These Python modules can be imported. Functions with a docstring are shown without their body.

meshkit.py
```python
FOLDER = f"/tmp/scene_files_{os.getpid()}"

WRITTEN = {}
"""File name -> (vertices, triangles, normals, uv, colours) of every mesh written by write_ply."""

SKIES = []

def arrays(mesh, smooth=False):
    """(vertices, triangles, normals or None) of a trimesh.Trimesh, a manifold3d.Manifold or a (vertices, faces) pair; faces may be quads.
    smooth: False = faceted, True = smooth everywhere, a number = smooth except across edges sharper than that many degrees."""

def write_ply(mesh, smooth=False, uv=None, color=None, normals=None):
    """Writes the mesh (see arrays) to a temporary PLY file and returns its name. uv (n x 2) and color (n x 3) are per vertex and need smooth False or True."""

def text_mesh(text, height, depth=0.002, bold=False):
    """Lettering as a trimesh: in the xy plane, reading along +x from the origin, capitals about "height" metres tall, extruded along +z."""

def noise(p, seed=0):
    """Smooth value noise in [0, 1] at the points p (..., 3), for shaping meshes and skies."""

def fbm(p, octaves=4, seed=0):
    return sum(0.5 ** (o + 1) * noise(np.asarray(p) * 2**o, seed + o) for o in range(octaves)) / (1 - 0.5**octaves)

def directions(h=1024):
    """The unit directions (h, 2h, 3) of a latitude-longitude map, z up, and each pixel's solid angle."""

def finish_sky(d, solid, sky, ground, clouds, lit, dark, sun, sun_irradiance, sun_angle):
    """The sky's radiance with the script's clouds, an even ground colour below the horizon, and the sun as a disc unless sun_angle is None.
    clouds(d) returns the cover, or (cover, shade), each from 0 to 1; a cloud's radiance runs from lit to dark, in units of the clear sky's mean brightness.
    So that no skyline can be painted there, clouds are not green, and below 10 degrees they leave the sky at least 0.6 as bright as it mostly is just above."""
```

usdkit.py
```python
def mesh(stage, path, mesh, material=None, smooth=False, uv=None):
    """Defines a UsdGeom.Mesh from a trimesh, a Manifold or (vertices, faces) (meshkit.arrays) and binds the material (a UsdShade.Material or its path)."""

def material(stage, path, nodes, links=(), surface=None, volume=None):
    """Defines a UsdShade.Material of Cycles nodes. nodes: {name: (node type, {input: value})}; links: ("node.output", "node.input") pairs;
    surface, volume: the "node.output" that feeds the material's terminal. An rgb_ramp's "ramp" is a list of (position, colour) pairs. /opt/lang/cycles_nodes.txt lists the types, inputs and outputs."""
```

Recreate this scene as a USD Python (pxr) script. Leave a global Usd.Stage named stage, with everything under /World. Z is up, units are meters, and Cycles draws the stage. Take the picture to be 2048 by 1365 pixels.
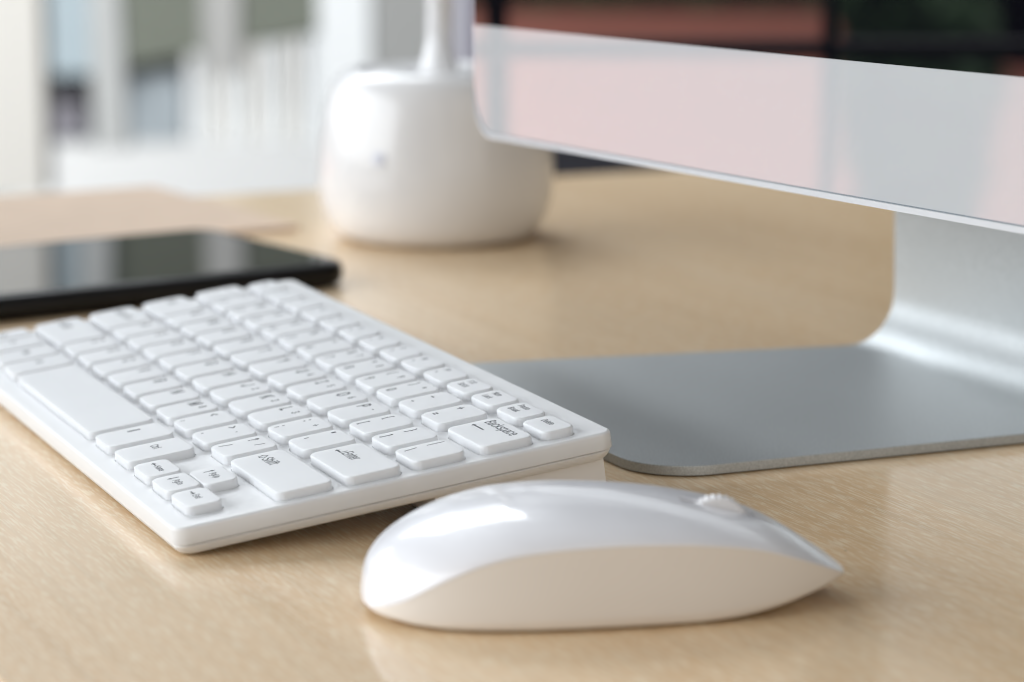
import math, random
import numpy as np, trimesh, shapely, manifold3d
from shapely.geometry import Polygon, Point
from shapely import affinity
import usdkit, meshkit
from pxr import Usd, UsdGeom, UsdLux, UsdShade, Gf, Sdf

random.seed(7); rng = np.random.default_rng(7)
stage = Usd.Stage.CreateInMemory()
UsdGeom.SetStageUpAxis(stage, UsdGeom.Tokens.z); UsdGeom.SetStageMetersPerUnit(stage, 1.0)
UsdGeom.Xform.Define(stage, '/World'); UsdGeom.Scope.Define(stage, '/World/Looks')
MM = 0.001

# ------------------------------------------------------------------ camera
cam = UsdGeom.Camera.Define(stage, '/World/camera')
CAM_H, PITCH = 191.335, 10.204
cam.AddTranslateOp().Set(Gf.Vec3d(0, 0, CAM_H * MM)); cam.AddRotateXOp().Set(90 - PITCH)
cam.CreateHorizontalApertureAttr(36.0); cam.CreateVerticalApertureAttr(36.0 * 682 / 1024)
cam.CreateFocalLengthAttr(106.54); cam.CreateFStopAttr(9.9); cam.CreateFocusDistanceAttr(0.825)
cam.CreateClippingRangeAttr(Gf.Vec2f(0.05, 200)); cam.CreateExposureAttr(0.24)

# ------------------------------------------------------------------ lamps, all out of view (window light left and behind, overhead and camera-side light)
def rect_light(name, loc, target, w, h, intensity, color):
    l = UsdLux.RectLight.Define(stage, '/World/' + name)
    p, t = Gf.Vec3d(*loc), Gf.Vec3d(*target)
    up = Gf.Vec3d(0, 0, 1) if abs((t - p).GetNormalized()[2]) < .98 else Gf.Vec3d(0, 1, 0)
    m = Gf.Matrix4d().SetLookAt(p, t, up).GetInverse()
    l.AddTransformOp().Set(m)
    l.CreateWidthAttr(w); l.CreateHeightAttr(h); l.CreateIntensityAttr(intensity); l.CreateColorAttr(Gf.Vec3f(*color))
    return l
rect_light('window_light_left', (-3.6, 0.20, 1.15), (0, 0.9, 0.05), 5.2, 2.3, 4.2, (0.93, 0.968, 1.0))
rect_light('unseen_corner_light', (-2.7, 2.5, 0.90), (0, 0.9, 0.6), 1.7, 1.4, 3.1, (0.93, 0.968, 1.0))  # unseen lamp at the back left, placed to brighten the stand leg
rect_light('window_light_back', (-0.62, 2.65, 1.42), (0, 0.8, 0.0), 1.1, 0.8, 6.6, (0.91, 0.96, 1.0))
rect_light('unseen_overhead_light', (0.25, 0.55, 2.1), (0.25, 0.55, 0), 3.4, 3.4, 0.40, (0.94, 0.97, 1.0))  # unseen, overhead; evens out upward faces and shows pale in the mouse
rect_light('unseen_camera_side_light', (1.0, -0.9, 0.8), (0.1, 0.8, 0.0), 2.4, 1.8, 0.92, (1.0, 0.945, 0.87))  # unseen, behind the camera; lifts the sides that face the viewer
rect_light('unseen_outdoor_lamp', (-0.7, 2.9, 2.4), (-0.6, 6.5, -0.3), 3.0, 1.6, 8.0, (0.93, 0.97, 1.0))  # lamp out of view, placed to light the house and window posts

# ------------------------------------------------------------------ helpers
used = {}
def numbered(path):
    k = used.get(path, 0); used[path] = k + 1
    return path if k == 0 else f'{path}_{k:03d}'
def obj(name, mesh, mat, parent=None, smooth=35):
    base = (parent.GetPath().pathString if parent is not None else '/World') + '/' + name
    if hasattr(mesh, 'to_mesh') or isinstance(mesh, trimesh.Trimesh):
        v, f, n = meshkit.arrays(mesh, False)
        mesh = trimesh.Trimesh(np.asarray(v) * MM, f, process=False)
    p = usdkit.mesh(stage, numbered(base), mesh, M[mat], smooth=smooth)
    return p.GetPrim()
def tag(p, label=None, cat=None, group=None, kind=None):
    for k, v in (('label', label), ('category', cat), ('group', group), ('kind', kind)):
        if v: p.SetCustomDataByKey(k, v)
    return p
def thing(name, label, cat, loc=(0, 0, 0), rot=0.0, matrix=None):
    x = UsdGeom.Xform.Define(stage, numbered('/World/' + name))
    if matrix is not None: x.AddTransformOp().Set(matrix)
    else:
        x.AddTranslateOp().Set(Gf.Vec3d(*(np.asarray(loc, float) * MM))); x.AddRotateZOp().Set(rot)
    return tag(x.GetPrim(), label, cat)
def cat_(*ms): return trimesh.util.concatenate(list(ms))
def box(x0, x1, y0, y1, z0, z1):
    b = trimesh.creation.box((x1 - x0, y1 - y0, z1 - z0)); b.apply_translation(((x0 + x1) / 2, (y0 + y1) / 2, (z0 + z1) / 2)); return b
def rring(x0, x1, y0, y1, r, seg=6):
    """rounded rectangle, counter-clockwise, 4*(seg+1) points"""
    r = max(min(r, (x1 - x0) / 2 - 1e-3, (y1 - y0) / 2 - 1e-3), 0.02); pts = []
    for cx, cy, a0 in ((x1 - r, y0 + r, -90), (x1 - r, y1 - r, 0), (x0 + r, y1 - r, 90), (x0 + r, y0 + r, 180)):
        for k in range(seg + 1):
            a = math.radians(a0 + 90 * k / seg); pts.append((cx + r * math.cos(a), cy + r * math.sin(a)))
    return np.array(pts)
def loft(rings, cap=True):
    """closed solid through rings of equal count (n,3), bottom first, each counter-clockwise from above"""
    n = len(rings[0]); V = np.vstack(rings); F = []
    for k in range(len(rings) - 1):
        for i in range(n):
            a, b = k * n + i, k * n + (i + 1) % n
            F += [(a, b, b + n), (a, b + n, a + n)]
    if cap:
        for k, flip in ((0, True), (len(rings) - 1, False)):
            c = len(V); V = np.vstack([V, rings[k].mean(0)])
            for i in range(n):
                a, b = k * n + i, k * n + (i + 1) % n
                F.append((c, b, a) if flip else (c, a, b))
    return trimesh.Trimesh(V, np.array(F), process=False)
def rounded_slab(x0, x1, y0, y1, z0, z1, r, e=0.6, eb=None, seg=6, steps=3):
    eb = e if eb is None else eb; rings = []
    def ring(ins, z): 
        p = rring(x0 + ins, x1 - ins, y0 + ins, y1 - ins, r - ins, seg); return np.c_[p, np.full(len(p), z)]
    for k in range(steps + 1):
        a = math.pi / 2 * k / steps; rings.append(ring(eb * (1 - math.sin(a)), z0 + eb * (1 - math.cos(a))))
    for k in range(steps + 1):
        a = math.pi / 2 * k / steps; rings.append(ring(e * (1 - math.cos(a)), z1 - e * (1 - math.sin(a))))
    return loft(rings)
def revolve(profile, n=72):
    return trimesh.creation.revolve(np.array(profile, float), sections=n)
def tube(pts, r, n=16):
    pts = np.array(pts, float); rr = np.broadcast_to(np.asarray(r, float), (len(pts),)); rings = []
    for i, p in enumerate(pts):
        d = pts[min(i + 1, len(pts) - 1)] - pts[max(i - 1, 0)]; d /= np.linalg.norm(d)
        a = np.cross(d, [0, 1, 0.01]); a /= np.linalg.norm(a); b = np.cross(d, a)
        t = np.linspace(0, 2 * np.pi, n, endpoint=False)
        rings.append(p + rr[i] * (np.cos(t)[:, None] * a + np.sin(t)[:, None] * b))
    m = loft(rings); 
    if m.volume < 0: m.invert()
    return m
def extrude(poly, z0, z1):
    m = trimesh.creation.extrude_polygon(poly, z1 - z0, engine='earcut'); m.apply_translation((0, 0, z0)); return m

# ------------------------------------------------------------------ materials
M = {}
def mat(name, nodes, links=(), surface='p.BSDF'):
    M[name] = usdkit.material(stage, '/World/Looks/' + name, nodes, links, surface=surface)
def plain(name, color, rough=0.5, bump=0.0, bscale=3000, var=0.0, **kw):
    nodes = {'p': ('principled_bsdf', {'base_color': color, 'roughness': rough, **kw})}; links = []
    if bump or var:
        nodes['t'] = ('texture_coordinate', {}); nodes['n'] = ('noise_texture', {'scale': bscale, 'detail': 3.0})
        links.append(('t.object', 'n.vector'))
    if bump:
        nodes['b'] = ('bump', {'strength': bump, 'distance': 0.0001}); links += [('n.fac', 'b.height'), ('b.normal', 'p.normal')]
    if var:
        c = np.array(color); nodes['v'] = ('noise_texture', {'scale': 40.0, 'detail': 3.0}); links.append(('t.object', 'v.vector'))
        nodes['r'] = ('rgb_ramp', {'ramp': [(0.3, tuple(c * (1 - var))), (0.7, tuple(np.minimum(c * (1 + var), 1)))]})
        links += [('v.fac', 'r.fac'), ('r.color', 'p.base_color')]
    mat(name, nodes, links)
plain('white_plastic', (0.775, 0.785, 0.80), 0.42, bump=0.12, bscale=2500, var=0.012, subsurface_weight=0.25, subsurface_scale=0.0016, subsurface_radius=(1.0, 0.95, 0.9))
plain('white_key', (0.765, 0.775, 0.795), 0.40, bump=0.10, bscale=2500, var=0.01, subsurface_weight=0.3, subsurface_scale=0.0016, subsurface_radius=(1.0, 0.95, 0.9))
plain('white_under', (0.74, 0.73, 0.72), 0.5)
plain('legend_ink', (0.04, 0.046, 0.058), 0.6)
plain('mouse_gloss', (0.84, 0.845, 0.885), 0.35, coat_weight=0.6, coat_roughness=0.07, coat_ior=1.5)
plain('mouse_satin', (0.81, 0.765, 0.715), 0.38, bump=0.05, bscale=2500)
plain('mouse_seam', (0.28, 0.28, 0.31), 0.5)
plain('wheel_rubber', (0.80, 0.79, 0.80), 0.45)
mat('aluminium', {'t': ('texture_coordinate', {}), 'n': ('noise_texture', {'scale': 1900.0, 'detail': 2.0, 'roughness': 0.7}), 'm': ('noise_texture', {'scale': 14.0, 'detail': 3.0}),
    'r': ('rgb_ramp', {'ramp': [(0.25, (0.36, 0.385, 0.395)), (0.5, (0.475, 0.50, 0.51)), (0.75, (0.59, 0.615, 0.625))]}),
    'q': ('rgb_ramp', {'ramp': [(0.3, (0.46, 0.46, 0.46)), (0.7, (0.49, 0.49, 0.49))]}),
    'b': ('bump', {'strength': 0.35, 'distance': 0.0001}), 'p': ('principled_bsdf', {'metallic': 0.62})},
    [('t.object', 'n.vector'), ('t.object', 'm.vector'), ('n.fac', 'r.fac'), ('r.color', 'p.base_color'), ('m.fac', 'q.fac'), ('q.color', 'p.roughness'), ('n.fac', 'b.height'), ('b.normal', 'p.normal')])
plain('alloy_edge', (0.62, 0.645, 0.67), 0.4, metallic=0.2)
plain('plate_edge', (0.30, 0.30, 0.28), 0.45, metallic=0.8)
plain('chin_white', (0.49, 0.51, 0.53), 0.45, coat_weight=1.0, coat_roughness=0.02, coat_ior=1.6)
plain('screen_glass', (0.004, 0.004, 0.006), 0.6, specular_ior_level=0.0, coat_weight=1.0, coat_roughness=0.01, coat_ior=1.6)
plain('gap_dark', (0.20, 0.23, 0.25), 0.5)
plain('back_case', (0.55, 0.57, 0.59), 0.4, metallic=1.0)
plain('lamp_white', (0.83, 0.83, 0.84), 0.28, coat_weight=0.4, coat_roughness=0.08)
plain('lamp_button', (0.68, 0.70, 0.79), 0.4)
plain('tablet_black', (0.004, 0.004, 0.005), 0.33, specular_ior_level=0.35)
plain('tablet_glass', (0.003, 0.003, 0.003), 0.6, specular_ior_level=0.0, coat_weight=0.85, coat_roughness=0.02, coat_ior=1.45)
plain('kraft', (0.63, 0.485, 0.37), 0.75, bump=0.2, bscale=900, var=0.04)
plain('paper_edge', (0.66, 0.55, 0.44), 0.8)
plain('white_paint', (0.80, 0.81, 0.81), 0.5)
plain('cream_paint', (0.60, 0.58, 0.54), 0.5)
plain('beige_paint', (0.47, 0.46, 0.44), 0.5)
plain('grey_paint', (0.46, 0.465, 0.455), 0.55)
plain('olive_roof', (0.245, 0.265, 0.22), 0.8, var=0.12)
plain('house_white', (0.74, 0.77, 0.78), 0.7, var=0.03)
plain('blue_panel', (0.50, 0.565, 0.61), 0.6)
plain('purple_panel', (0.40, 0.385, 0.44), 0.6)
plain('pale_blue', (0.55, 0.66, 0.72), 0.6)
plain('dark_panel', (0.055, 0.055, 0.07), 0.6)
plain('black_frame', (0.01, 0.01, 0.012), 0.5)
plain('terracotta', (0.45, 0.17, 0.13), 0.8, var=0.12)
plain('leaf', (0.055, 0.12, 0.05), 0.6)
plain('bark', (0.10, 0.07, 0.05), 0.8)
# beech laminate: fibres along local x
mat('beech', {
    't': ('texture_coordinate', {}),
    'mf': ('mapping', {'mapping_type': 'point', 'scale': (110.0, 1350.0, 110.0)}),
    'nf': ('noise_texture', {'scale': 1.0, 'detail': 3.0, 'roughness': 0.6}),
    'rf': ('rgb_ramp', {'ramp': [(0.44, (0.0, 0.0, 0.0)), (0.53, (0.2, 0.2, 0.2)), (0.58, (1.0, 1.0, 1.0))]}),
    'mw': ('mapping', {'mapping_type': 'point', 'scale': (2.2, 26.0, 2.0)}),
    'nw': ('noise_texture', {'scale': 1.0, 'detail': 4.0, 'roughness': 0.55, 'distortion': 0.6}),
    'rw': ('rgb_ramp', {'ramp': [(0.30, (0.735, 0.49, 0.262)), (0.5, (0.79, 0.552, 0.315)), (0.72, (0.83, 0.61, 0.38))]}),
    'ml': ('mapping', {'mapping_type': 'point', 'scale': (9.0, 260.0, 9.0)}),
    'nl': ('noise_texture', {'scale': 1.0, 'detail': 2.0}),
    'rl': ('rgb_ramp', {'ramp': [(0.30, (0.90, 0.885, 0.86)), (0.55, (1.0, 1.0, 1.0))]}),
    'c1': ('mix_color', {'blend_type': 'mix', 'b': (0.89, 0.73, 0.51)}),
    'fm': ('math', {'math_type': 'multiply', 'value2': 0.9}),
    'c2': ('mix_color', {'blend_type': 'multiply', 'fac': 0.75}),
    'vs': ('voronoi_texture', {'scale': 24.0, 'feature': 'f1'}),
    'vl': ('map_range', {'from_min': 0.012, 'from_max': 0.022, 'to_min': 1.0, 'to_max': 0.0, 'clamp': True}),
    'c3': ('mix_color', {'blend_type': 'mix', 'b': (0.16, 0.11, 0.07)}),
    'b': ('bump', {'strength': 0.4, 'distance': 0.00015}),
    'p': ('principled_bsdf', {'roughness': 0.5, 'specular_ior_level': 0.4, 'coat_weight': 0.6, 'coat_roughness': 0.14, 'coat_ior': 1.5}),
}, [('t.object', 'mf.vector'), ('mf.vector', 'nf.vector'), ('nf.fac', 'rf.fac'), ('t.object', 'mw.vector'), ('mw.vector', 'nw.vector'),
    ('nw.fac', 'rw.fac'), ('t.object', 'ml.vector'), ('ml.vector', 'nl.vector'), ('nl.fac', 'rl.fac'),
    ('rw.color', 'c1.a'), ('rf.color', 'fm.value1'), ('fm.value', 'c1.fac'), ('c1.result', 'c2.a'), ('rl.color', 'c2.b'),
    ('t.object', 'vs.vector'), ('vs.distance', 'vl.value'), ('vl.result', 'c3.fac'), ('c2.result', 'c3.a'), ('c3.result', 'p.base_color'), ('nf.fac', 'b.height'), ('b.normal', 'p.normal')])

# ------------------------------------------------------------------ desk: local x along the grain (the desk's long side), local y across it
DEG = math.degrees(math.atan2(0.91315705, -0.40760791))        # direction of the long side
desk = thing('desk', 'light beech wood desk that everything stands on', 'desk', (-41, 1511.5, 0), DEG)
top = rounded_slab(-2000, 0, -760, 420, -25, 0, 4, e=1.2)
obj('desk_top', top, 'beech', desk)

# ------------------------------------------------------------------ keyboard: local x to the user's right, y to the rear, z up from the key tops
ku = np.array([-0.375409539, 0.926859039, 0.0]); kv = np.array([0.91883376, 0.37215903, 0.1313095]); kn = np.cross(-ku, kv)
ko = np.array([-14.58948738, 801.09244733, 21.8811919])
m4 = Gf.Matrix4d(*(-ku), 0, *kv, 0, *kn, 0, *(ko * MM), 1)
kb = thing('keyboard', 'white compact keyboard with grey lettering beside the mouse', 'keyboard', matrix=m4)
KX0, KX1, KY0, KY1, KT, SEAM, BOT = -256.5, 22.6, -87.0, 36.3, -2.45, -7.2, -10.4
def case_ring(ins, z, r=4.2):
    p = rring(KX0 + ins, KX1 - ins, KY0 + ins, KY1 - ins, r - ins, 8); return np.c_[p, np.full(len(p), z)]
keys = []   # (x0, w, y0, d, legends)
def row(lefts_w, y0, d, legs):
    for (x0, w), l in zip(lefts_w, legs): keys.append((x0, w, y0, d, l))
N = lambda *a: list(a)
# each legend: (text, place) with place in: bl (back left), fl (front left), br (back right), two-line etc.
Fp = [2.3 - 19.33 * i for i in range(14)]
row([(x, 16.2) for x in Fp], 17.3, 9.5, [
    [('Delete', 'c')], [('Pause', 'u'), ('Break', 'd')], [('Num', 'u'), ('Lock', 'd')], [('F10', 'u'), ('ScrLk', 'd')], [('F9', 'u'), ('•', 'd')],
    [('F8', 'u'), ('•', 'd')], [('F7', 'u'), ('»', 'd')], [('F6', 'u'), ('•', 'd')], [('F5', 'u'), ('«', 'd')], [('F4', 'u'), ('•', 'd')],
    [('F3', 'u'), ('+', 'd')], [('F2', 'u'), ('-', 'd')], [('F1', 'u'), ('•', 'd')], [('Esc', 'c')]])
row([(-7.9, 26.9)] + [(-(9.9 + 18.62 * i), 15.4) for i in range(1, 14)], -0.8, 15.3, [
    [('Backspace', 'bk'), ('<-', 'ar')], [('+', 'bl'), ('=', 'fl')], [('_', 'bl'), ('-', 'fl')], [(')', 'bl'), ('0', 'fl'), ('*', 'br')], [('(', 'bl'), ('9', 'fl'), ('9', 'br')],
    [('*', 'bl'), ('8', 'fl'), ('8', 'br')], [('&', 'bl'), ('7', 'fl'), ('7', 'br')], [('^', 'bl'), ('6', 'fl')], [('%', 'bl'), ('5', 'fl')], [('$', 'bl'), ('4', 'fl')],
    [('#', 'bl'), ('3', 'fl')], [('@', 'bl'), ('2', 'fl')], [('!', 'bl'), ('1', 'fl')], [('~', 'bl'), ('`', 'fl')]])
row([(2.5, 16.5)] + [(2.5 - 18.87 * i, 15.4) for i in range(1, 13)] + [(-252.0, 25.4)], -19.9, 15.0, [
    [('|', 'bl'), ('\\', 'fl')], [('}', 'bl'), (']', 'fl')], [('{', 'bl'), ('[', 'fl')], [('P', 'L'), ('-', 'br')], [('O', 'L'), ('6', 'br')], [('I', 'L'), ('5', 'br')], [('U', 'L'), ('4', 'br')],
    [('Y', 'L')], [('T', 'L')], [('R', 'L')], [('E', 'L')], [('W', 'L')], [('Q', 'L')], [('Tab', 'w')]])
row([(-12.7, 32.0)] + [(-12.7 - 19.0 * i, 15.5) for i in range(1, 12)] + [(-252.0, 27.0)], -38.9, 15.7, [
    [('Enter', 'we')], [('"', 'bl'), ("'", 'fl')], [(':', 'bl'), (';', 'fl'), ('+', 'br')], [('L', 'L'), ('3', 'br')], [('K', 'L'), ('2', 'br')], [('J', 'L'), ('1', 'br')],
    [('H', 'L')], [('G', 'L')], [('F', 'L')], [('D', 'L')], [('S', 'L')], [('A', 'L')], [('Caps Lock', 'w')]])
row([(-24.1, 43.2)] + [(-24.1 - 18.75 * i, 15.3) for i in range(1, 11)] + [(-252.0, 37.0)], -57.9, 15.7, [
    [('Shift', 'ws')], [('?', 'bl'), ('/', 'fl'), ('/', 'br')], [('>', 'bl'), ('.', 'fl'), ('.', 'br')], [('<', 'bl'), (',', 'fl')], [('M', 'L'), ('0', 'br')], [('N', 'L')], [('B', 'L')],
    [('V', 'L')], [('C', 'L')], [('X', 'L')], [('Z', 'L')], [('Shift', 'ws')]])
row([(-61.0, 16.6), (-82.4, 17.2), (-180.0, 93.0), (-199.2, 15.8), (-218.2, 15.6), (-236.5, 15.0), (-252.0, 12.4)], -80.7, 19.6, [
    [('Ctrl', 'm')], [('≡', 'm')], [], [('Alt', 'm')], [('Win', 'm')], [('Fn', 'm')], [('Ctrl', 'm')]])
row([(-40.4, 16.2), (-21.7, 16.4), (-3.0, 17.0)], -80.7, 10.0, [[('<', 'a'), ('Home', 'at')], [('v', 'a'), ('PgDn', 'at')], [('>', 'a'), ('End', 'at')]])
row([(-20.6, 17.0)], -70.6, 9.6, [[('^', 'a'), ('PgUp', 'at')]])

holes = []
for x0, w, y0, d, l in keys: holes.append(Polygon(rring(x0 - 0.28, x0 + w + 0.28, y0 - 0.28, y0 + d + 0.28, 2.9, 5)))
hole_area = shapely.union_all(holes)
# upper case: shell lofted round, with the key wells cut out of its top
shell = loft([case_ring(0.0, SEAM), case_ring(0.0, SEAM + 0.9), case_ring(0.05, KT - 1.0), case_ring(0.2, KT - 0.5), case_ring(0.5, KT - 0.15), case_ring(0.95, KT)])
def mani(m):
    m = m.copy(); m.merge_vertices(); return manifold3d.Manifold(manifold3d.Mesh(np.asarray(m.vertices, np.float32), np.asarray(m.faces, np.uint32)))
cut = [mani(extrude(g, KT - 1.0, KT + 1)) for g in getattr(hole_area, 'geoms', [hole_area])]
upper = mani(shell)
for c in cut: upper = upper - c
obj('upper_case', upper, 'white_plastic', kb, smooth=40)
lower = loft([case_ring(2.6, BOT, 6.0), case_ring(1.9, BOT + 0.25, 6.0), case_ring(1.2, BOT + 0.9, 5.6), case_ring(0.75, BOT + 1.7, 5.0), case_ring(0.5, SEAM - 0.75, 4.4), case_ring(0.7, SEAM - 0.45, 4.2), case_ring(1.7, SEAM - 0.40, 4.0), case_ring(1.8, SEAM + 0.0, 4.0)])
obj('lower_case', lower, 'white_plastic', kb)
slope = math.tan(math.radians(7.545))
def table_z(y): return -10.55 - (y + 84.5) * slope            # height of the desk in keyboard coordinates
for xa, xb in ((-12.0, 19.6), (-253.4, -222.0)):
    pts = np.array([(-15.5, BOT + 0.5), (-15.5, table_z(-15.5) + 3.2), (-12, table_z(-12) + 0.05), (31.6, table_z(31.6) + 0.05), (33.2, table_z(33.2) + 1.2), (33.2, BOT + 0.5)])
    f = extrude(Polygon(pts), 0, xb - xa)
    f.vertices = np.c_[f.vertices[:, 2] + xa, f.vertices[:, 0], f.vertices[:, 1]]
    if f.volume < 0: f.invert()
    obj('foot', f, 'white_under', kb, smooth=False)

def text(t, h, x, y, sx=0.86):
    m = meshkit.text_mesh(t, h * MM, 0.00003, bold=len(t) == 1); m.apply_scale(1 / MM); b = m.bounds
    m.vertices[:, 0] = (m.vertices[:, 0] - b[0][0]) * sx + x; m.vertices[:, 1] += y; return m, x + (b[1][0] - b[0][0]) * sx
def arrow(kind, x, y, L=3.4, s=1.0):
    bar, hd = 0.24, 0.75
    p = shapely.union_all([Polygon([(-L / 2 + 0.6, -bar), (L / 2, -bar), (L / 2, bar), (-L / 2 + 0.6, bar)]), Polygon([(-L / 2, 0), (-L / 2 + 1.2, hd), (-L / 2 + 1.2, -hd)])])
    p = affinity.rotate(p, {'<': 0, 'v': 90, '>': 180, '^': -90}[kind], origin=(0, 0))
    return extrude(affinity.translate(affinity.scale(p, s, s, origin=(0, 0)), x, y), 0, 0.03)
def legend(x0, w, y0, d, legs):
    ms = []
    for t, pl in legs:
        if pl == 'L': ms.append(text(t, 3.9, x0 + 2.5, y0 + d - 6.2)[0])
        elif pl == 'bl': ms.append(text(t, 3.0, x0 + 2.7, y0 + d - 5.2)[0])
        elif pl == 'fl': ms.append(text(t, 3.0, x0 + 2.7, y0 + 2.6)[0])
        elif pl == 'br': ms.append(text(t, 2.3, x0 + w - 6.0, y0 + d - 4.9)[0])
        elif pl == 'c': ms.append(text(t, 1.9, x0 + 3.4, y0 + d / 2 - 0.1)[0])
        elif pl == 'u': ms.append(text(t, 1.9, x0 + 3.0, y0 + d - 3.5)[0])
        elif pl == 'd': ms.append(text(t, 1.9, x0 + 3.0, y0 + d - 6.6)[0])
        elif pl == 'bk': ms.append(text(t, 3.2, x0 + 3.0, y0 + d - 4.9)[0])
        elif pl == 'ar': ms.append(arrow('<', x0 + 6.2, y0 + d - 8.0, 8.0, 1.0))
        elif pl == 'w': ms.append(text(t, 3.0, x0 + 3.0, y0 + d - 7.0)[0])
        elif pl == 'we':
            a = [arrow('<', x0 + 4.3, y0 + 7.4, 3.8, 1.0), extrude(Polygon([(x0 + 5.9, y0 + 7.3), (x0 + 6.25, y0 + 7.3), (x0 + 6.25, y0 + 9.4), (x0 + 5.9, y0 + 9.4)]), 0, 0.03)]
            ms += a + [text(t, 3.2, x0 + 7.4, y0 + 7.1)[0]]
        elif pl == 'ws':
            o = Polygon([(0, 2.6), (1.7, 1.0), (0.85, 1.0), (0.85, -0.2), (-0.85, -0.2), (-0.85, 1.0), (-1.7, 1.0)])
            o = o.difference(o.buffer(-0.28)); ms.append(extrude(affinity.translate(o, x0 + 4.2, y0 + 7.6), 0, 0.03))
            ms.append(text(t, 3.2, x0 + 6.6, y0 + 7.3)[0])
        elif pl == 'm': ms.append(text(t, 2.4, x0 + 3.6, y0 + d - 9.8)[0])
        elif pl == 'a': ms.append(arrow(t, x0 + 4.0, y0 + d / 2 + 0.3, 3.4, 0.95))
        elif pl == 'at': ms.append(text(t, 1.9, x0 + 6.4, y0 + d / 2 - 0.5)[0])
    return cat_(*ms) if ms else None
for x0, w, y0, d, legs in keys:
    dz = rng.uniform(-0.06, 0.06)
    def kr(ins, z, r=2.5):
        p = rring(x0 + ins, x0 + w - ins, y0 + ins, y0 + d - ins, r - ins * 0.5, 5); return np.c_[p, np.full(len(p), z + dz)]
    k = obj('key', loft([kr(0.0, KT - 1.4), kr(0.02, -0.95), kr(0.05, -0.42), kr(0.13, -0.12), kr(0.30, 0.0), kr(0.6, 0.0), kr(1.1, 0.0)]), 'white_key', kb, smooth=60)
    L = legend(x0, w, y0, d, legs)
    if L is not None:
        L.apply_translation((0, 0, dz + 0.004)); obj('legend', L, 'legend_ink', k, smooth=False)

# ------------------------------------------------------------------ mouse
def cam_ray(px, py):
    a = math.radians(PITCH); f = 6061.16
    X, Yd = (px - 1024) / f, -(py - 682.5) / f
    return np.array([X, math.cos(a) + Yd * math.sin(a), -math.sin(a) + Yd * math.cos(a)])

ang = math.radians(6.5); MA = np.array([math.cos(ang), math.sin(ang)]); MB = np.array([-MA[1], MA[0]])
mouse = thing('mouse', 'white glossy computer mouse with a scroll wheel, lying in the foreground', 'mouse', (22, 710, 0), math.degrees(ang))
A_, B_, P_ = 58.5, 28.0, 2.5
zs_e = np.array([(-58.5, 3.6), (-57, 3.6), (-54.8, 4.3), (-50, 6.6), (-44.8, 10.0), (-39, 13.3), (-32, 16.5), (-22, 19.0), (-10.5, 20.1), (1, 20.4), (13, 20), (25, 18.8), (33.5, 17.2), (44, 13.7), (52, 10.2), (58.5, 6.6)])
zs_t = np.array([(-58.5, 3.9), (-57.9, 9.0), (-57.0, 11.8), (-53.7, 16.3), (-48.9, 19.8), (-41.6, 23.1), (-34.4, 25.2), (-24.7, 26.8), (-12.6, 27.3), (0, 26.8), (12, 25.6), (22, 23.9), (36.5, 20.2), (44, 16.6), (51.5, 11.9), (58.5, 6.9)])
zs_b = np.array([(-58.5, 2.4), (-57, 2.0), (-52, 1.5), (-46, 0.8), (-40, 0.5), (0, 0.45), (18, 0.45), (27, 0.8), (34, 1.5), (40, 2.5), (47, 4.1), (54, 5.7), (58.5, 6.4)])
from scipy.interpolate import PchipInterpolator
Ze, Zt, Zb = (PchipInterpolator(a[:, 0], a[:, 1]) for a in (zs_e, zs_t, zs_b))
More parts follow.
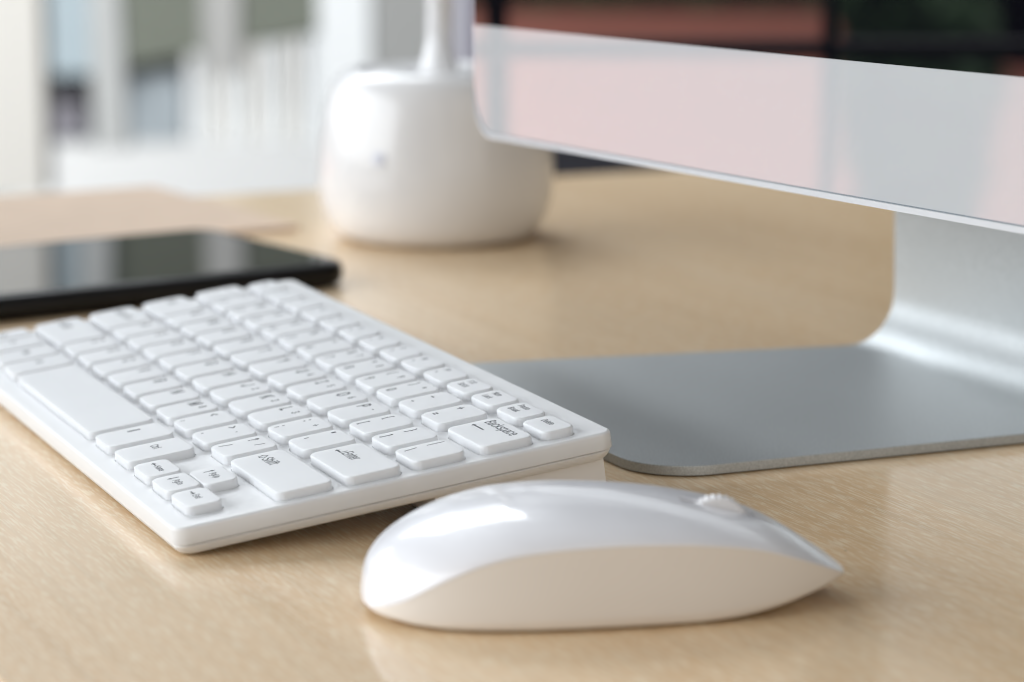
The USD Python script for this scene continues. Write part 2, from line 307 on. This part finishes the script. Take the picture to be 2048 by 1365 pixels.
def plan(s, a=A_): return (29.3 - 0.08 * s) * np.maximum(1 - np.abs(np.clip(s / a, -1, 1)) ** P_, 0) ** (1 / P_)
ns = 130
cs = -A_ * np.cos(np.linspace(0, np.pi, ns)); cs[0], cs[-1] = -A_ + 0.02, A_ - 0.02
nt = 61
tt = -np.cos(np.linspace(0, np.pi, nt))
def grid(fn):
    return np.array([[fn(s, t) for t in tt] for s in cs])
def top_pt(s, t):
    w = plan(s) * t; ze, zt = float(Ze(s)), float(Zt(s))
    return (s, w, ze + max(zt - ze, 0.05) * (1 - abs(t) ** 2.3) ** 0.62)
def under_pt(s, t):          # thin underside of the top shell
    x, y, z = top_pt(s, t); return (x, y * 0.97, max(z - 1.4, float(Ze(s)) - 0.9))
def grid_solid(G0, G1):
    n, m = G0.shape[:2]; V = np.vstack([G0.reshape(-1, 3), G1.reshape(-1, 3)]); F = []; o = n * m
    for i in range(n - 1):
        for j in range(m - 1):
            a, b, c, d = i * m + j, (i + 1) * m + j, (i + 1) * m + j + 1, i * m + j + 1
            F += [(a, b, c), (a, c, d), (o + a, o + c, o + b), (o + a, o + d, o + c)]
    for i in range(n - 1):
        for j in (0, m - 1):
            a, b = i * m + j, (i + 1) * m + j
            F += [(a, o + a, b), (b, o + a, o + b)] if j == 0 else [(a, b, o + a), (b, o + b, o + a)]
    for j in range(m - 1):
        for i in (0, n - 1):
            a, b = i * m + j, i * m + j + 1
            F += [(a, b, o + a), (b, o + b, o + a)] if i == 0 else [(a, o + a, b), (b, o + a, o + b)]
    t = trimesh.Trimesh(V, np.array(F), process=False)
    return t
shell_m = grid_solid(grid(top_pt), grid(under_pt))
# slot from the wheel to the front edge between the two buttons, and the fine seam behind the wheel
mv = mani(shell_m)
if mv.volume() < 0: shell_m.invert(); mv = mani(shell_m)
if mv.status() == manifold3d.Error.NoError:
    slot = mani(box(18.6, 36.8, -2.6, 2.6, 3, 60)) + mani(box(36.0, 62, -0.8, 0.8, 3, 60)); seam = mani(extrude(Polygon([(14.3, -40), (14.9, -40), (17.3, 0), (14.9, 40), (14.3, 40), (16.7, 0)]), 22, 60))
    obj('top_shell', mv - slot, 'mouse_gloss', mouse, smooth=30)
else: obj('top_shell', shell_m, 'mouse_gloss', mouse, smooth=40)
# body below the shell edge
rings = []
nb = 180; th = np.linspace(0, 2 * np.pi, nb, endpoint=False)
def body_ring(k):            # k = 0 at the base, 1 at the shell edge
    c, s_ = np.cos(th), np.sin(th)
    ins = [2.3, 1.0, 0.4, 0.2, 0.1, 0.06][k] ; fz = [0.0, 0.05, 0.18, 0.5, 0.85, 1.0][k]
    a, b = A_ - ins * 0.7, B_ - ins
    s = a * np.sign(c) * np.abs(c) ** (2 / P_); ss = np.clip(s * A_ / a, -58.5, 58.5); w = np.sign(s_) * plan(ss) * b / B_
    zb, ze = Zb(ss), Ze(ss) - 0.1
    return np.c_[s, w, zb + np.maximum(ze - zb, 0.02) * fz]
body = loft([body_ring(k) for k in range(6)], cap=False)
V = body.vertices; n6 = 5 * nb
cb, ct = len(V), len(V) + 1
V = np.vstack([V, (0, 0, 0.45), (0, 0, 17.0)])
F = body.faces.tolist()
for i in range(nb):
    j = (i + 1) % nb; F += [(cb, j, i), (ct, n6 + i, n6 + j)]
obj('lower_body', trimesh.Trimesh(V, np.array(F), process=False), 'mouse_satin', mouse, smooth=60)
wa = np.linspace(0, 2 * np.pi, 120, endpoint=False); rib = np.where(np.arange(120) % 4 < 2, 0.0, -0.28)
wh = loft([np.c_[(r + rib) * np.cos(wa), (r + rib) * np.sin(wa), np.full(120, z)] for r, z in ((7.0, -2.3), (7.8, -2.0), (8.0, -1.4), (8.0, 1.4), (7.8, 2.0), (7.0, 2.3))])
wh.vertices = np.c_[wh.vertices[:, 0], wh.vertices[:, 2], -wh.vertices[:, 1]] + np.array([27.5, 0, 17.2])
if wh.volume < 0: wh.invert()
obj('scroll_wheel', wh, 'wheel_rubber', mouse, smooth=50)
floor_ = loft([np.c_[p, np.full(len(p), z)] for p, z in ((rring(18.7, 57, -2.55, 2.55, 0.2, 2), 5.0),)] * 1 + [np.c_[rring(18.7, 57, -2.55, 2.55, 0.2, 2), np.array([float(Zt(x)) - 2.2 for x in rring(18.7, 57, -2.55, 2.55, 0.2, 2)[:, 0]])]])
obj('slot_floor', floor_, 'mouse_seam', mouse, smooth=False)

# ------------------------------------------------------------------ monitor: local x along the screen towards the near end, local y to the back, z up
MO = np.array([0, 1055.27, 0]); EF = np.array([0.91315705, 0.40760791]); ED = np.array([0.40760791, -0.91315705]); ROLL = 0.0301382
mon = thing('monitor', 'large desktop monitor with a white chin and black screen on a grey metal stand', 'monitor', MO, math.degrees(math.atan2(ED[1], ED[0])))
Z0, HC, XL, XR = 72.0, 39.66, -32.5, 496.0
front = Polygon(rring(XL, XR, Z0, Z0 + 336, 15.0, 10))
def upright(poly, y0, y1):
    m = extrude(poly, 0, y1 - y0); v = m.vertices
    m.vertices = np.c_[v[:, 0], v[:, 2] + y0, v[:, 1]]
    if m.volume < 0: m.invert()
    return m
def rolled(m):
    v = m.vertices.copy(); m.vertices = np.c_[v[:, 0] - ROLL * (v[:, 2] - Z0), v[:, 1], v[:, 2] + ROLL * v[:, 0]]; return m
inner = affinity.translate(front, 0.0, 2.1).intersection(front)
chin_p = inner.intersection(Polygon([(-900, Z0 - 50), (900, Z0 - 50), (900, Z0 + HC), (-900, Z0 + HC)]))
scr_p = inner.intersection(Polygon([(-900, Z0 + HC + 0.06), (900, Z0 + HC + 0.06), (900, 900), (-900, 900)]))
obj('chin', rolled(upright(chin_p, 0.0, 2.0)), 'chin_white', mon, smooth=False)
obj('screen', rolled(upright(scr_p, 0.0, 2.0)), 'screen_glass', mon, smooth=False)
rim_p = front.difference(affinity.translate(front, 0.0, 1.7)).intersection(Polygon([(-900, 0), (900, 0), (900, Z0 + 20), (-900, Z0 + 20)]))
obj('metal_rim', rolled(upright(rim_p, -0.5, 6.0)), 'alloy_edge', mon, smooth=40)
obj('gap_strip', rolled(upright(affinity.translate(front, 0.0, 1.71).difference(affinity.translate(front, 0.0, 2.09)).intersection(front).intersection(Polygon([(-900, 0), (900, 0), (900, Z0 + 20), (-900, Z0 + 20)])), 0.2, 1.6)), 'gap_dark', mon, smooth=False)
bc = []
for ins, y in ((0.2, 6.01), (0.6, 9.0), (6, 13.0), (30, 22.0), (90, 32.0)):
    p = rring(XL + ins, XR - ins, Z0 + ins, Z0 + 336 - ins, max(15 - ins * 0.1, 5), 8); bc.append(np.c_[p[:, 0], np.full(len(p), y), p[:, 1]])
bm = loft(bc); 
if bm.volume < 0: bm.invert()
obj('back_case', rolled(bm), 'back_case', mon, smooth=30)
# stand: foot plate, bend and leg in one piece, tapering a little from the front of the foot to the leg
def far_x(y): return 42.0 + 20.0 * min(max((y + 30) / 116.0, 0), 1.1)
NEAR_X, FRONT_Y = 215.0, -53.0
prof = []                                               # (y, z, nx, nz) of the visible (upper / front) face
for y in np.linspace(FRONT_Y, 100, 24): prof.append((y, 3.2, 0, 1))
for a in np.linspace(0, math.pi / 2, 14)[1:]: prof.append((100 + 17.5 * math.sin(a), 3.2 + 17.5 * (1 - math.cos(a)), -math.sin(a), math.cos(a)))
for z in np.linspace(24, 190, 10): prof.append((117.5 - 0.02 * (z - 20.7), z, -1, 0))
def plan_x(y, i):
    xa, xb = far_x(y), NEAR_X
    if y < FRONT_Y + 20 and i < 24:
        q = 20 - (y - FRONT_Y); c = 20 - math.sqrt(max(400 - q * q, 0)); xa += c; xb -= c
    return xa, xb
ys = np.r_[FRONT_Y + 20 * (1 - np.cos(np.linspace(0, np.pi / 2, 12))), np.linspace(FRONT_Y + 22, 100, 14)]
prof = [(y, 3.2, 0, 1) for y in ys] + prof[24:]
TH_ = 2.75; rows_ = []
for i, (y, z, ny, nz) in enumerate(prof):
    xa, xb = plan_x(y, i if i < len(ys) else 99)
    rows_.append([(xa + 0.25, y, z), (xb - 0.25, y, z), (xb, y - ny * 0.3, z - nz * 0.3), (xb, y - ny * TH_, z - nz * TH_), (xa, y - ny * TH_, z - nz * TH_), (xa, y - ny * 0.3, z - nz * 0.3)])
st = loft([np.array(r) for r in rows_])
if st.volume < 0: st.invert()
obj('stand', st, 'aluminium', mon, smooth=28)

# ------------------------------------------------------------------ desk lamp
lamp = thing('desk_lamp', 'round white desk lamp base with a thin white stem, behind the keyboard', 'desk lamp', (-33.4, 1324, 0))
prof_l = [(0, 0.5), (38.5, 0.5), (42.0, 1.4), (45.6, 4.6), (48.8, 10.5), (50.9, 18.0), (51.9, 26.0), (51.9, 34.5), (51.0, 43.5), (49.9, 52.0), (48.3, 59.5), (46.4, 65.6), (44.4, 69.6), (41.8, 72.3), (38.2, 73.8), (35.8, 74.3), (34.2, 73.9), (33.2, 72.9), (32.6, 70.5), (31.8, 69.7), (0, 69.7)]
obj('base', revolve(prof_l, 96), 'lamp_white', lamp, smooth=50)
obj('holder_rim', revolve([(14, 69.8), (28.5, 69.8), (28.5, 72.1), (27.6, 73.3), (25, 73.7), (16, 73.7), (14, 72.5), (14, 69.8)], 64), 'lamp_white', lamp, smooth=40)
stem = [(1.2, 8, 70), (1.4, 8, 92), (2.4, 8, 140), (4.5, 8, 200), (5.0, 4, 250), (0.0, -6, 290), (-16, -20, 318), (-40, -36, 330)]
obj('stem', tube(stem, [5.6] * 8, 20), 'lamp_white', lamp, smooth=60)
co = revolve([(0, 72.0), (8.4, 72.0), (8.4, 74.5), (7.0, 79), (5.9, 84), (5.62, 88), (0, 88)], 40); co.apply_translation((1.3, 8, 0))
obj('stem_collar', co, 'lamp_white', lamp, smooth=40)
hd = revolve([(0, 322), (50, 322), (55, 326), (55, 332), (48, 338), (0, 341)], 64); hd.apply_translation((-70, -52, 4)); obj('lamp_head', hd, 'lamp_white', lamp, smooth=40)
bt = revolve([(0, 0), (3.0, 0), (3.0, 0.6), (2.4, 0.9), (0, 0.9)], 32)
an = math.radians(-90 - 26.5); nx, ny = math.cos(an), math.sin(an)
R4 = trimesh.geometry.align_vectors([0, 0, 1], [nx, ny, 0.12]); bt.apply_transform(R4); bt.apply_translation((nx * 51.3, ny * 51.3, 39.5))
obj('button', bt, 'lamp_button', lamp, smooth=40)

# ------------------------------------------------------------------ tablet
tl = np.array([-0.825, -0.565]); tl /= np.linalg.norm(tl)
tab = thing('tablet', 'black glass tablet lying flat behind the keyboard', 'tablet', (-62.5, 1185, 0), math.degrees(math.atan2(tl[1], tl[0])))
obj('case', rounded_slab(-1, 196, -119, 0, 0.5, 9.9, 14, e=3.4, eb=3.6, seg=10), 'tablet_black', tab, smooth=50)
obj('glass', rounded_slab(4.4, 190.6, -113.6, -5.4, 9.91, 10.2, 10, e=0.2, eb=0.05, seg=8), 'tablet_glass', tab, smooth=False)
obj('rim', extrude(Polygon(rring(3.0, 192.0, -115.0, -4.0, 11, 8)).difference(Polygon(rring(4.2, 190.8, -113.8, -5.2, 9.8, 8))), 9.9, 10.15), 'tablet_black', tab, smooth=False)

# ------------------------------------------------------------------ kraft notebook
na = math.degrees(math.atan2(0.86, -0.51))
nb_ = thing('notebook', 'flat tan kraft paper notebook lying behind the black tablet', 'notebook', (-94, 1341, 0), na)
obj('page_block', rounded_slab(0.6, 161, 0.8, 229, 0.7, 1.9, 2, e=0.1), 'paper_edge', nb_, smooth=False)
obj('cover', rounded_slab(0, 162, 0, 230, 1.92, 2.5, 3, e=0.2), 'kraft', nb_, smooth=40)
obj('back_cover', rounded_slab(0, 162, 0, 230, 0.2, 0.68, 3, e=0.1), 'kraft', nb_, smooth=40)

# ------------------------------------------------------------------ what shows behind the desk: window posts and a pale house outside
def bx(px0, px1, py0, py1, D, thick=40.0):
    r0, r1 = cam_ray(px0, py1), cam_ray(px1, py0)
    return box(r0[0] / r0[1] * D, r1[0] / r1[1] * D, D, D + thick, CAM_H + r0[2] / r0[1] * D, CAM_H + r1[2] / r1[1] * D)
def pt(px, py, D):
    r = cam_ray(px, py); return np.array([r[0] / r[1] * D, CAM_H + r[2] / r[1] * D])
def single(name, mesh, m, label, cat): return tag(obj(name, mesh, m, smooth=False), label, cat)
single('window_post', bx(-70, 38, -1500, 392, 4600, 90), 'cream_paint', 'cream window post at the far left edge', 'window post')
lean = extrude(Polygon([pt(176, -40, 4500), pt(188, 300, 4500), pt(256, 300, 4500), pt(236, -40, 4500), pt(150, -1500, 4500), pt(90, -1500, 4500)]), 0, 50)
lean.vertices = np.c_[lean.vertices[:, 0], 4500 + lean.vertices[:, 2], lean.vertices[:, 1]]
if lean.volume < 0: lean.invert()
single('window_post', lean, 'grey_paint', 'slightly leaning grey window post, second from the left', 'window post')
single('window_post', bx(404, 452, -1500, 150, 4600, 90), 'beige_paint', 'narrow beige grey window post between the leaning post and the lamp', 'window post')
single('window_post', bx(640, 728, -1500, 400, 4600, 90), 'white_paint', 'broad white window post just left of the lamp', 'window post')
single('window_post', bx(908, 946, -1500, 420, 4600, 90), 'purple_panel', 'dark purple grey post beside the lamp stem', 'window post')
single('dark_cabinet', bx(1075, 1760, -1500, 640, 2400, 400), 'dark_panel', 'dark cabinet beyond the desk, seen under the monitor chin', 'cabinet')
house = thing('house', 'pale house with an olive grey roof seen outside through the window', 'house', (0, 8000, 0))
def hpart(name, m, mt):
    m.apply_translation((0, -8000, 0)); return obj(name, m, mt, house, smooth=False)
wall = hpart('wall', bx(-250, 905, 60, 900, 8000, 200), 'house_white')
rf = extrude(Polygon([pt(120, 168, 7800), pt(260, 130, 7800), pt(420, 104, 7800), pt(660, 58, 7800), pt(910, 25, 7800), pt(910, -1700, 7800), pt(160, -1700, 7800)]), 0, 120)
rf.vertices = np.c_[rf.vertices[:, 0], 7800 + rf.vertices[:, 2], rf.vertices[:, 1]]
if rf.volume < 0: rf.invert()
hpart('roof', rf, 'olive_roof')
hpart('sky_panel', bx(-200, 148, -1700, 150, 7700, 80), 'pale_blue')  # pale blue panel standing in for the bright sky beside the house
hpart('window', bx(66, 164, 152, 272, 7900, 60), 'purple_panel')
hpart('garage_door', bx(254, 366, 142, 288, 7900, 60), 'blue_panel')
hpart('gable_wall', bx(735, 905, -1500, 150, 7600, 80), 'grey_paint')
fence = thing('fence', 'white picket fence in front of the pale house', 'fence', (0, 6000, 0))
for k, px in enumerate(range(378, 640, 24)):
    m = bx(px, px + 15 + (k % 3) * 2, 112 - (px - 378) * 0.16, 300, 6000, 40); m.apply_translation((0, -6000, 0)); obj('picket', m, ('white_paint', 'house_white', 'cream_paint')[k % 3], fence, smooth=False)
m = bx(40, 660, 292, 420, 5900, 90); m.apply_translation((0, -6000, 0)); obj('low_wall', m, 'white_paint', fence, smooth=False)

# ------------------------------------------------------------------ what the screen mirrors: a dark framed window to the left, a tiled roof and trees outside it
def mir(v):
    v = np.array(v, float); d = (v[:, 0] * EF[0] + (v[:, 1] - 1055.27) * EF[1]) * 2
    return np.c_[v[:, 0] - d * EF[0], v[:, 1] - d * EF[1], v[:, 2]]
def mbx(*a, **k):
    b = bx(*a, **k); b.vertices = mir(b.vertices); b.invert(); return b
def mpart(name, m, mt, parent, base): m.apply_translation(-np.array(base)); return obj(name, m, mt, parent, smooth=False)
WB = mir([(0, 1900, 0)])[0]
win = thing('dark_window', 'black framed window to the left of the desk, mirrored in the screen', 'window', WB)
for a in ((970, 1016), (1638, 1690), (2330, 2380)): mpart('upright', mbx(*a, -900, 900, 1900, 30), 'black_frame', win, WB)
for a in ((84, 116), (-940, -900), (900, 940)): mpart('crossbar', mbx(900, 2380, *a, 1906, 20), 'black_frame', win, WB)
RB = mir([(300, 6000, -800)])[0]
rp = np.array([pt(px, py, D).tolist() + [D] for px, py, D in ((700, 900, 5200), (2600, 900, 5200), (2600, 130, 6400), (1780, 64, 6600), (1700, 20, 6800), (700, 20, 6800))])
ro = extrude(Polygon(rp[:, :2] * 0 + np.c_[rp[:, 0], rp[:, 2]]), 0, 1)
zf = lambda x, y: np.interp(y, [5200, 6800], [pt(1000, 900, 5200)[1], pt(1000, 20, 6800)[1]])
ro = trimesh.Trimesh(*trimesh.remesh.subdivide_to_size(ro.vertices, ro.faces, 250)); v = ro.vertices.copy()
ro.vertices = np.c_[v[:, 0], v[:, 1], zf(v[:, 0], v[:, 1]) + v[:, 2] * 60 - 60]; ro.vertices = mir(ro.vertices); ro.invert()
roof2 = thing('red_roof', 'red tiled roof outside the left window, mirrored in the screen', 'roof', RB)
mpart('roof_tiles', ro, 'terracotta', roof2, RB)
rc = mir([(250, 4900, 1500)])[0] * MM; rt = mir([(250, 6600, -600)])[0] * MM
rect_light('unseen_roof_lamp', rc, rt, 2.2, 2.2, 14.5, (1.0, 0.98, 0.95))  # lamp out of view, placed to light the mirrored roof and trees
def make_tree(label, px, py_top, D, rad, hgt):
    c = pt(px, py_top, D); base = np.array([c[0], D, c[1] - hgt]); bw = mir([base])[0]
    t = thing('tree', label, 'tree', bw)
    tk = tube([(0, 0, 0), (20, 10, hgt * 0.3), (-10, 20, hgt * 0.7)], [60, 45, 20], 10); obj('trunk', tk, 'bark', t)
    n = 2600; d = rng.normal(size=(n, 3)); d /= np.linalg.norm(d, axis=1)[:, None]; rr = rng.uniform(0.35, 1, n) ** 0.5
    p = d * rr[:, None] * np.array([rad, rad, hgt * 0.4]); lump = meshkit.noise(p / (rad * 0.45), 3); p = p[lump > 0.4] + np.array([0, 0, hgt * 0.62])
    V, F = [], []
    for q in p:
        u = rng.normal(size=3); u /= np.linalg.norm(u); w = np.cross(u, rng.normal(size=3)); w /= np.linalg.norm(w); k = len(V)
        V += [q + u * 55, q + w * 24, q - u * 55, q - w * 24]; F += [(k, k + 1, k + 2), (k, k + 2, k + 3)]
    obj('crown', trimesh.Trimesh(np.array(V), np.array(F), process=False), 'leaf', t, smooth=False)
make_tree('bushy green tree standing behind the left part of the red roof', 1150, -420, 7600, 420, 1150)
make_tree('bushy green tree standing behind the right part of the red roof', 1560, -430, 7500, 400, 1150)
make_tree('tall green tree standing beside the right end of the red roof', 1850, -330, 5000, 120, 900)
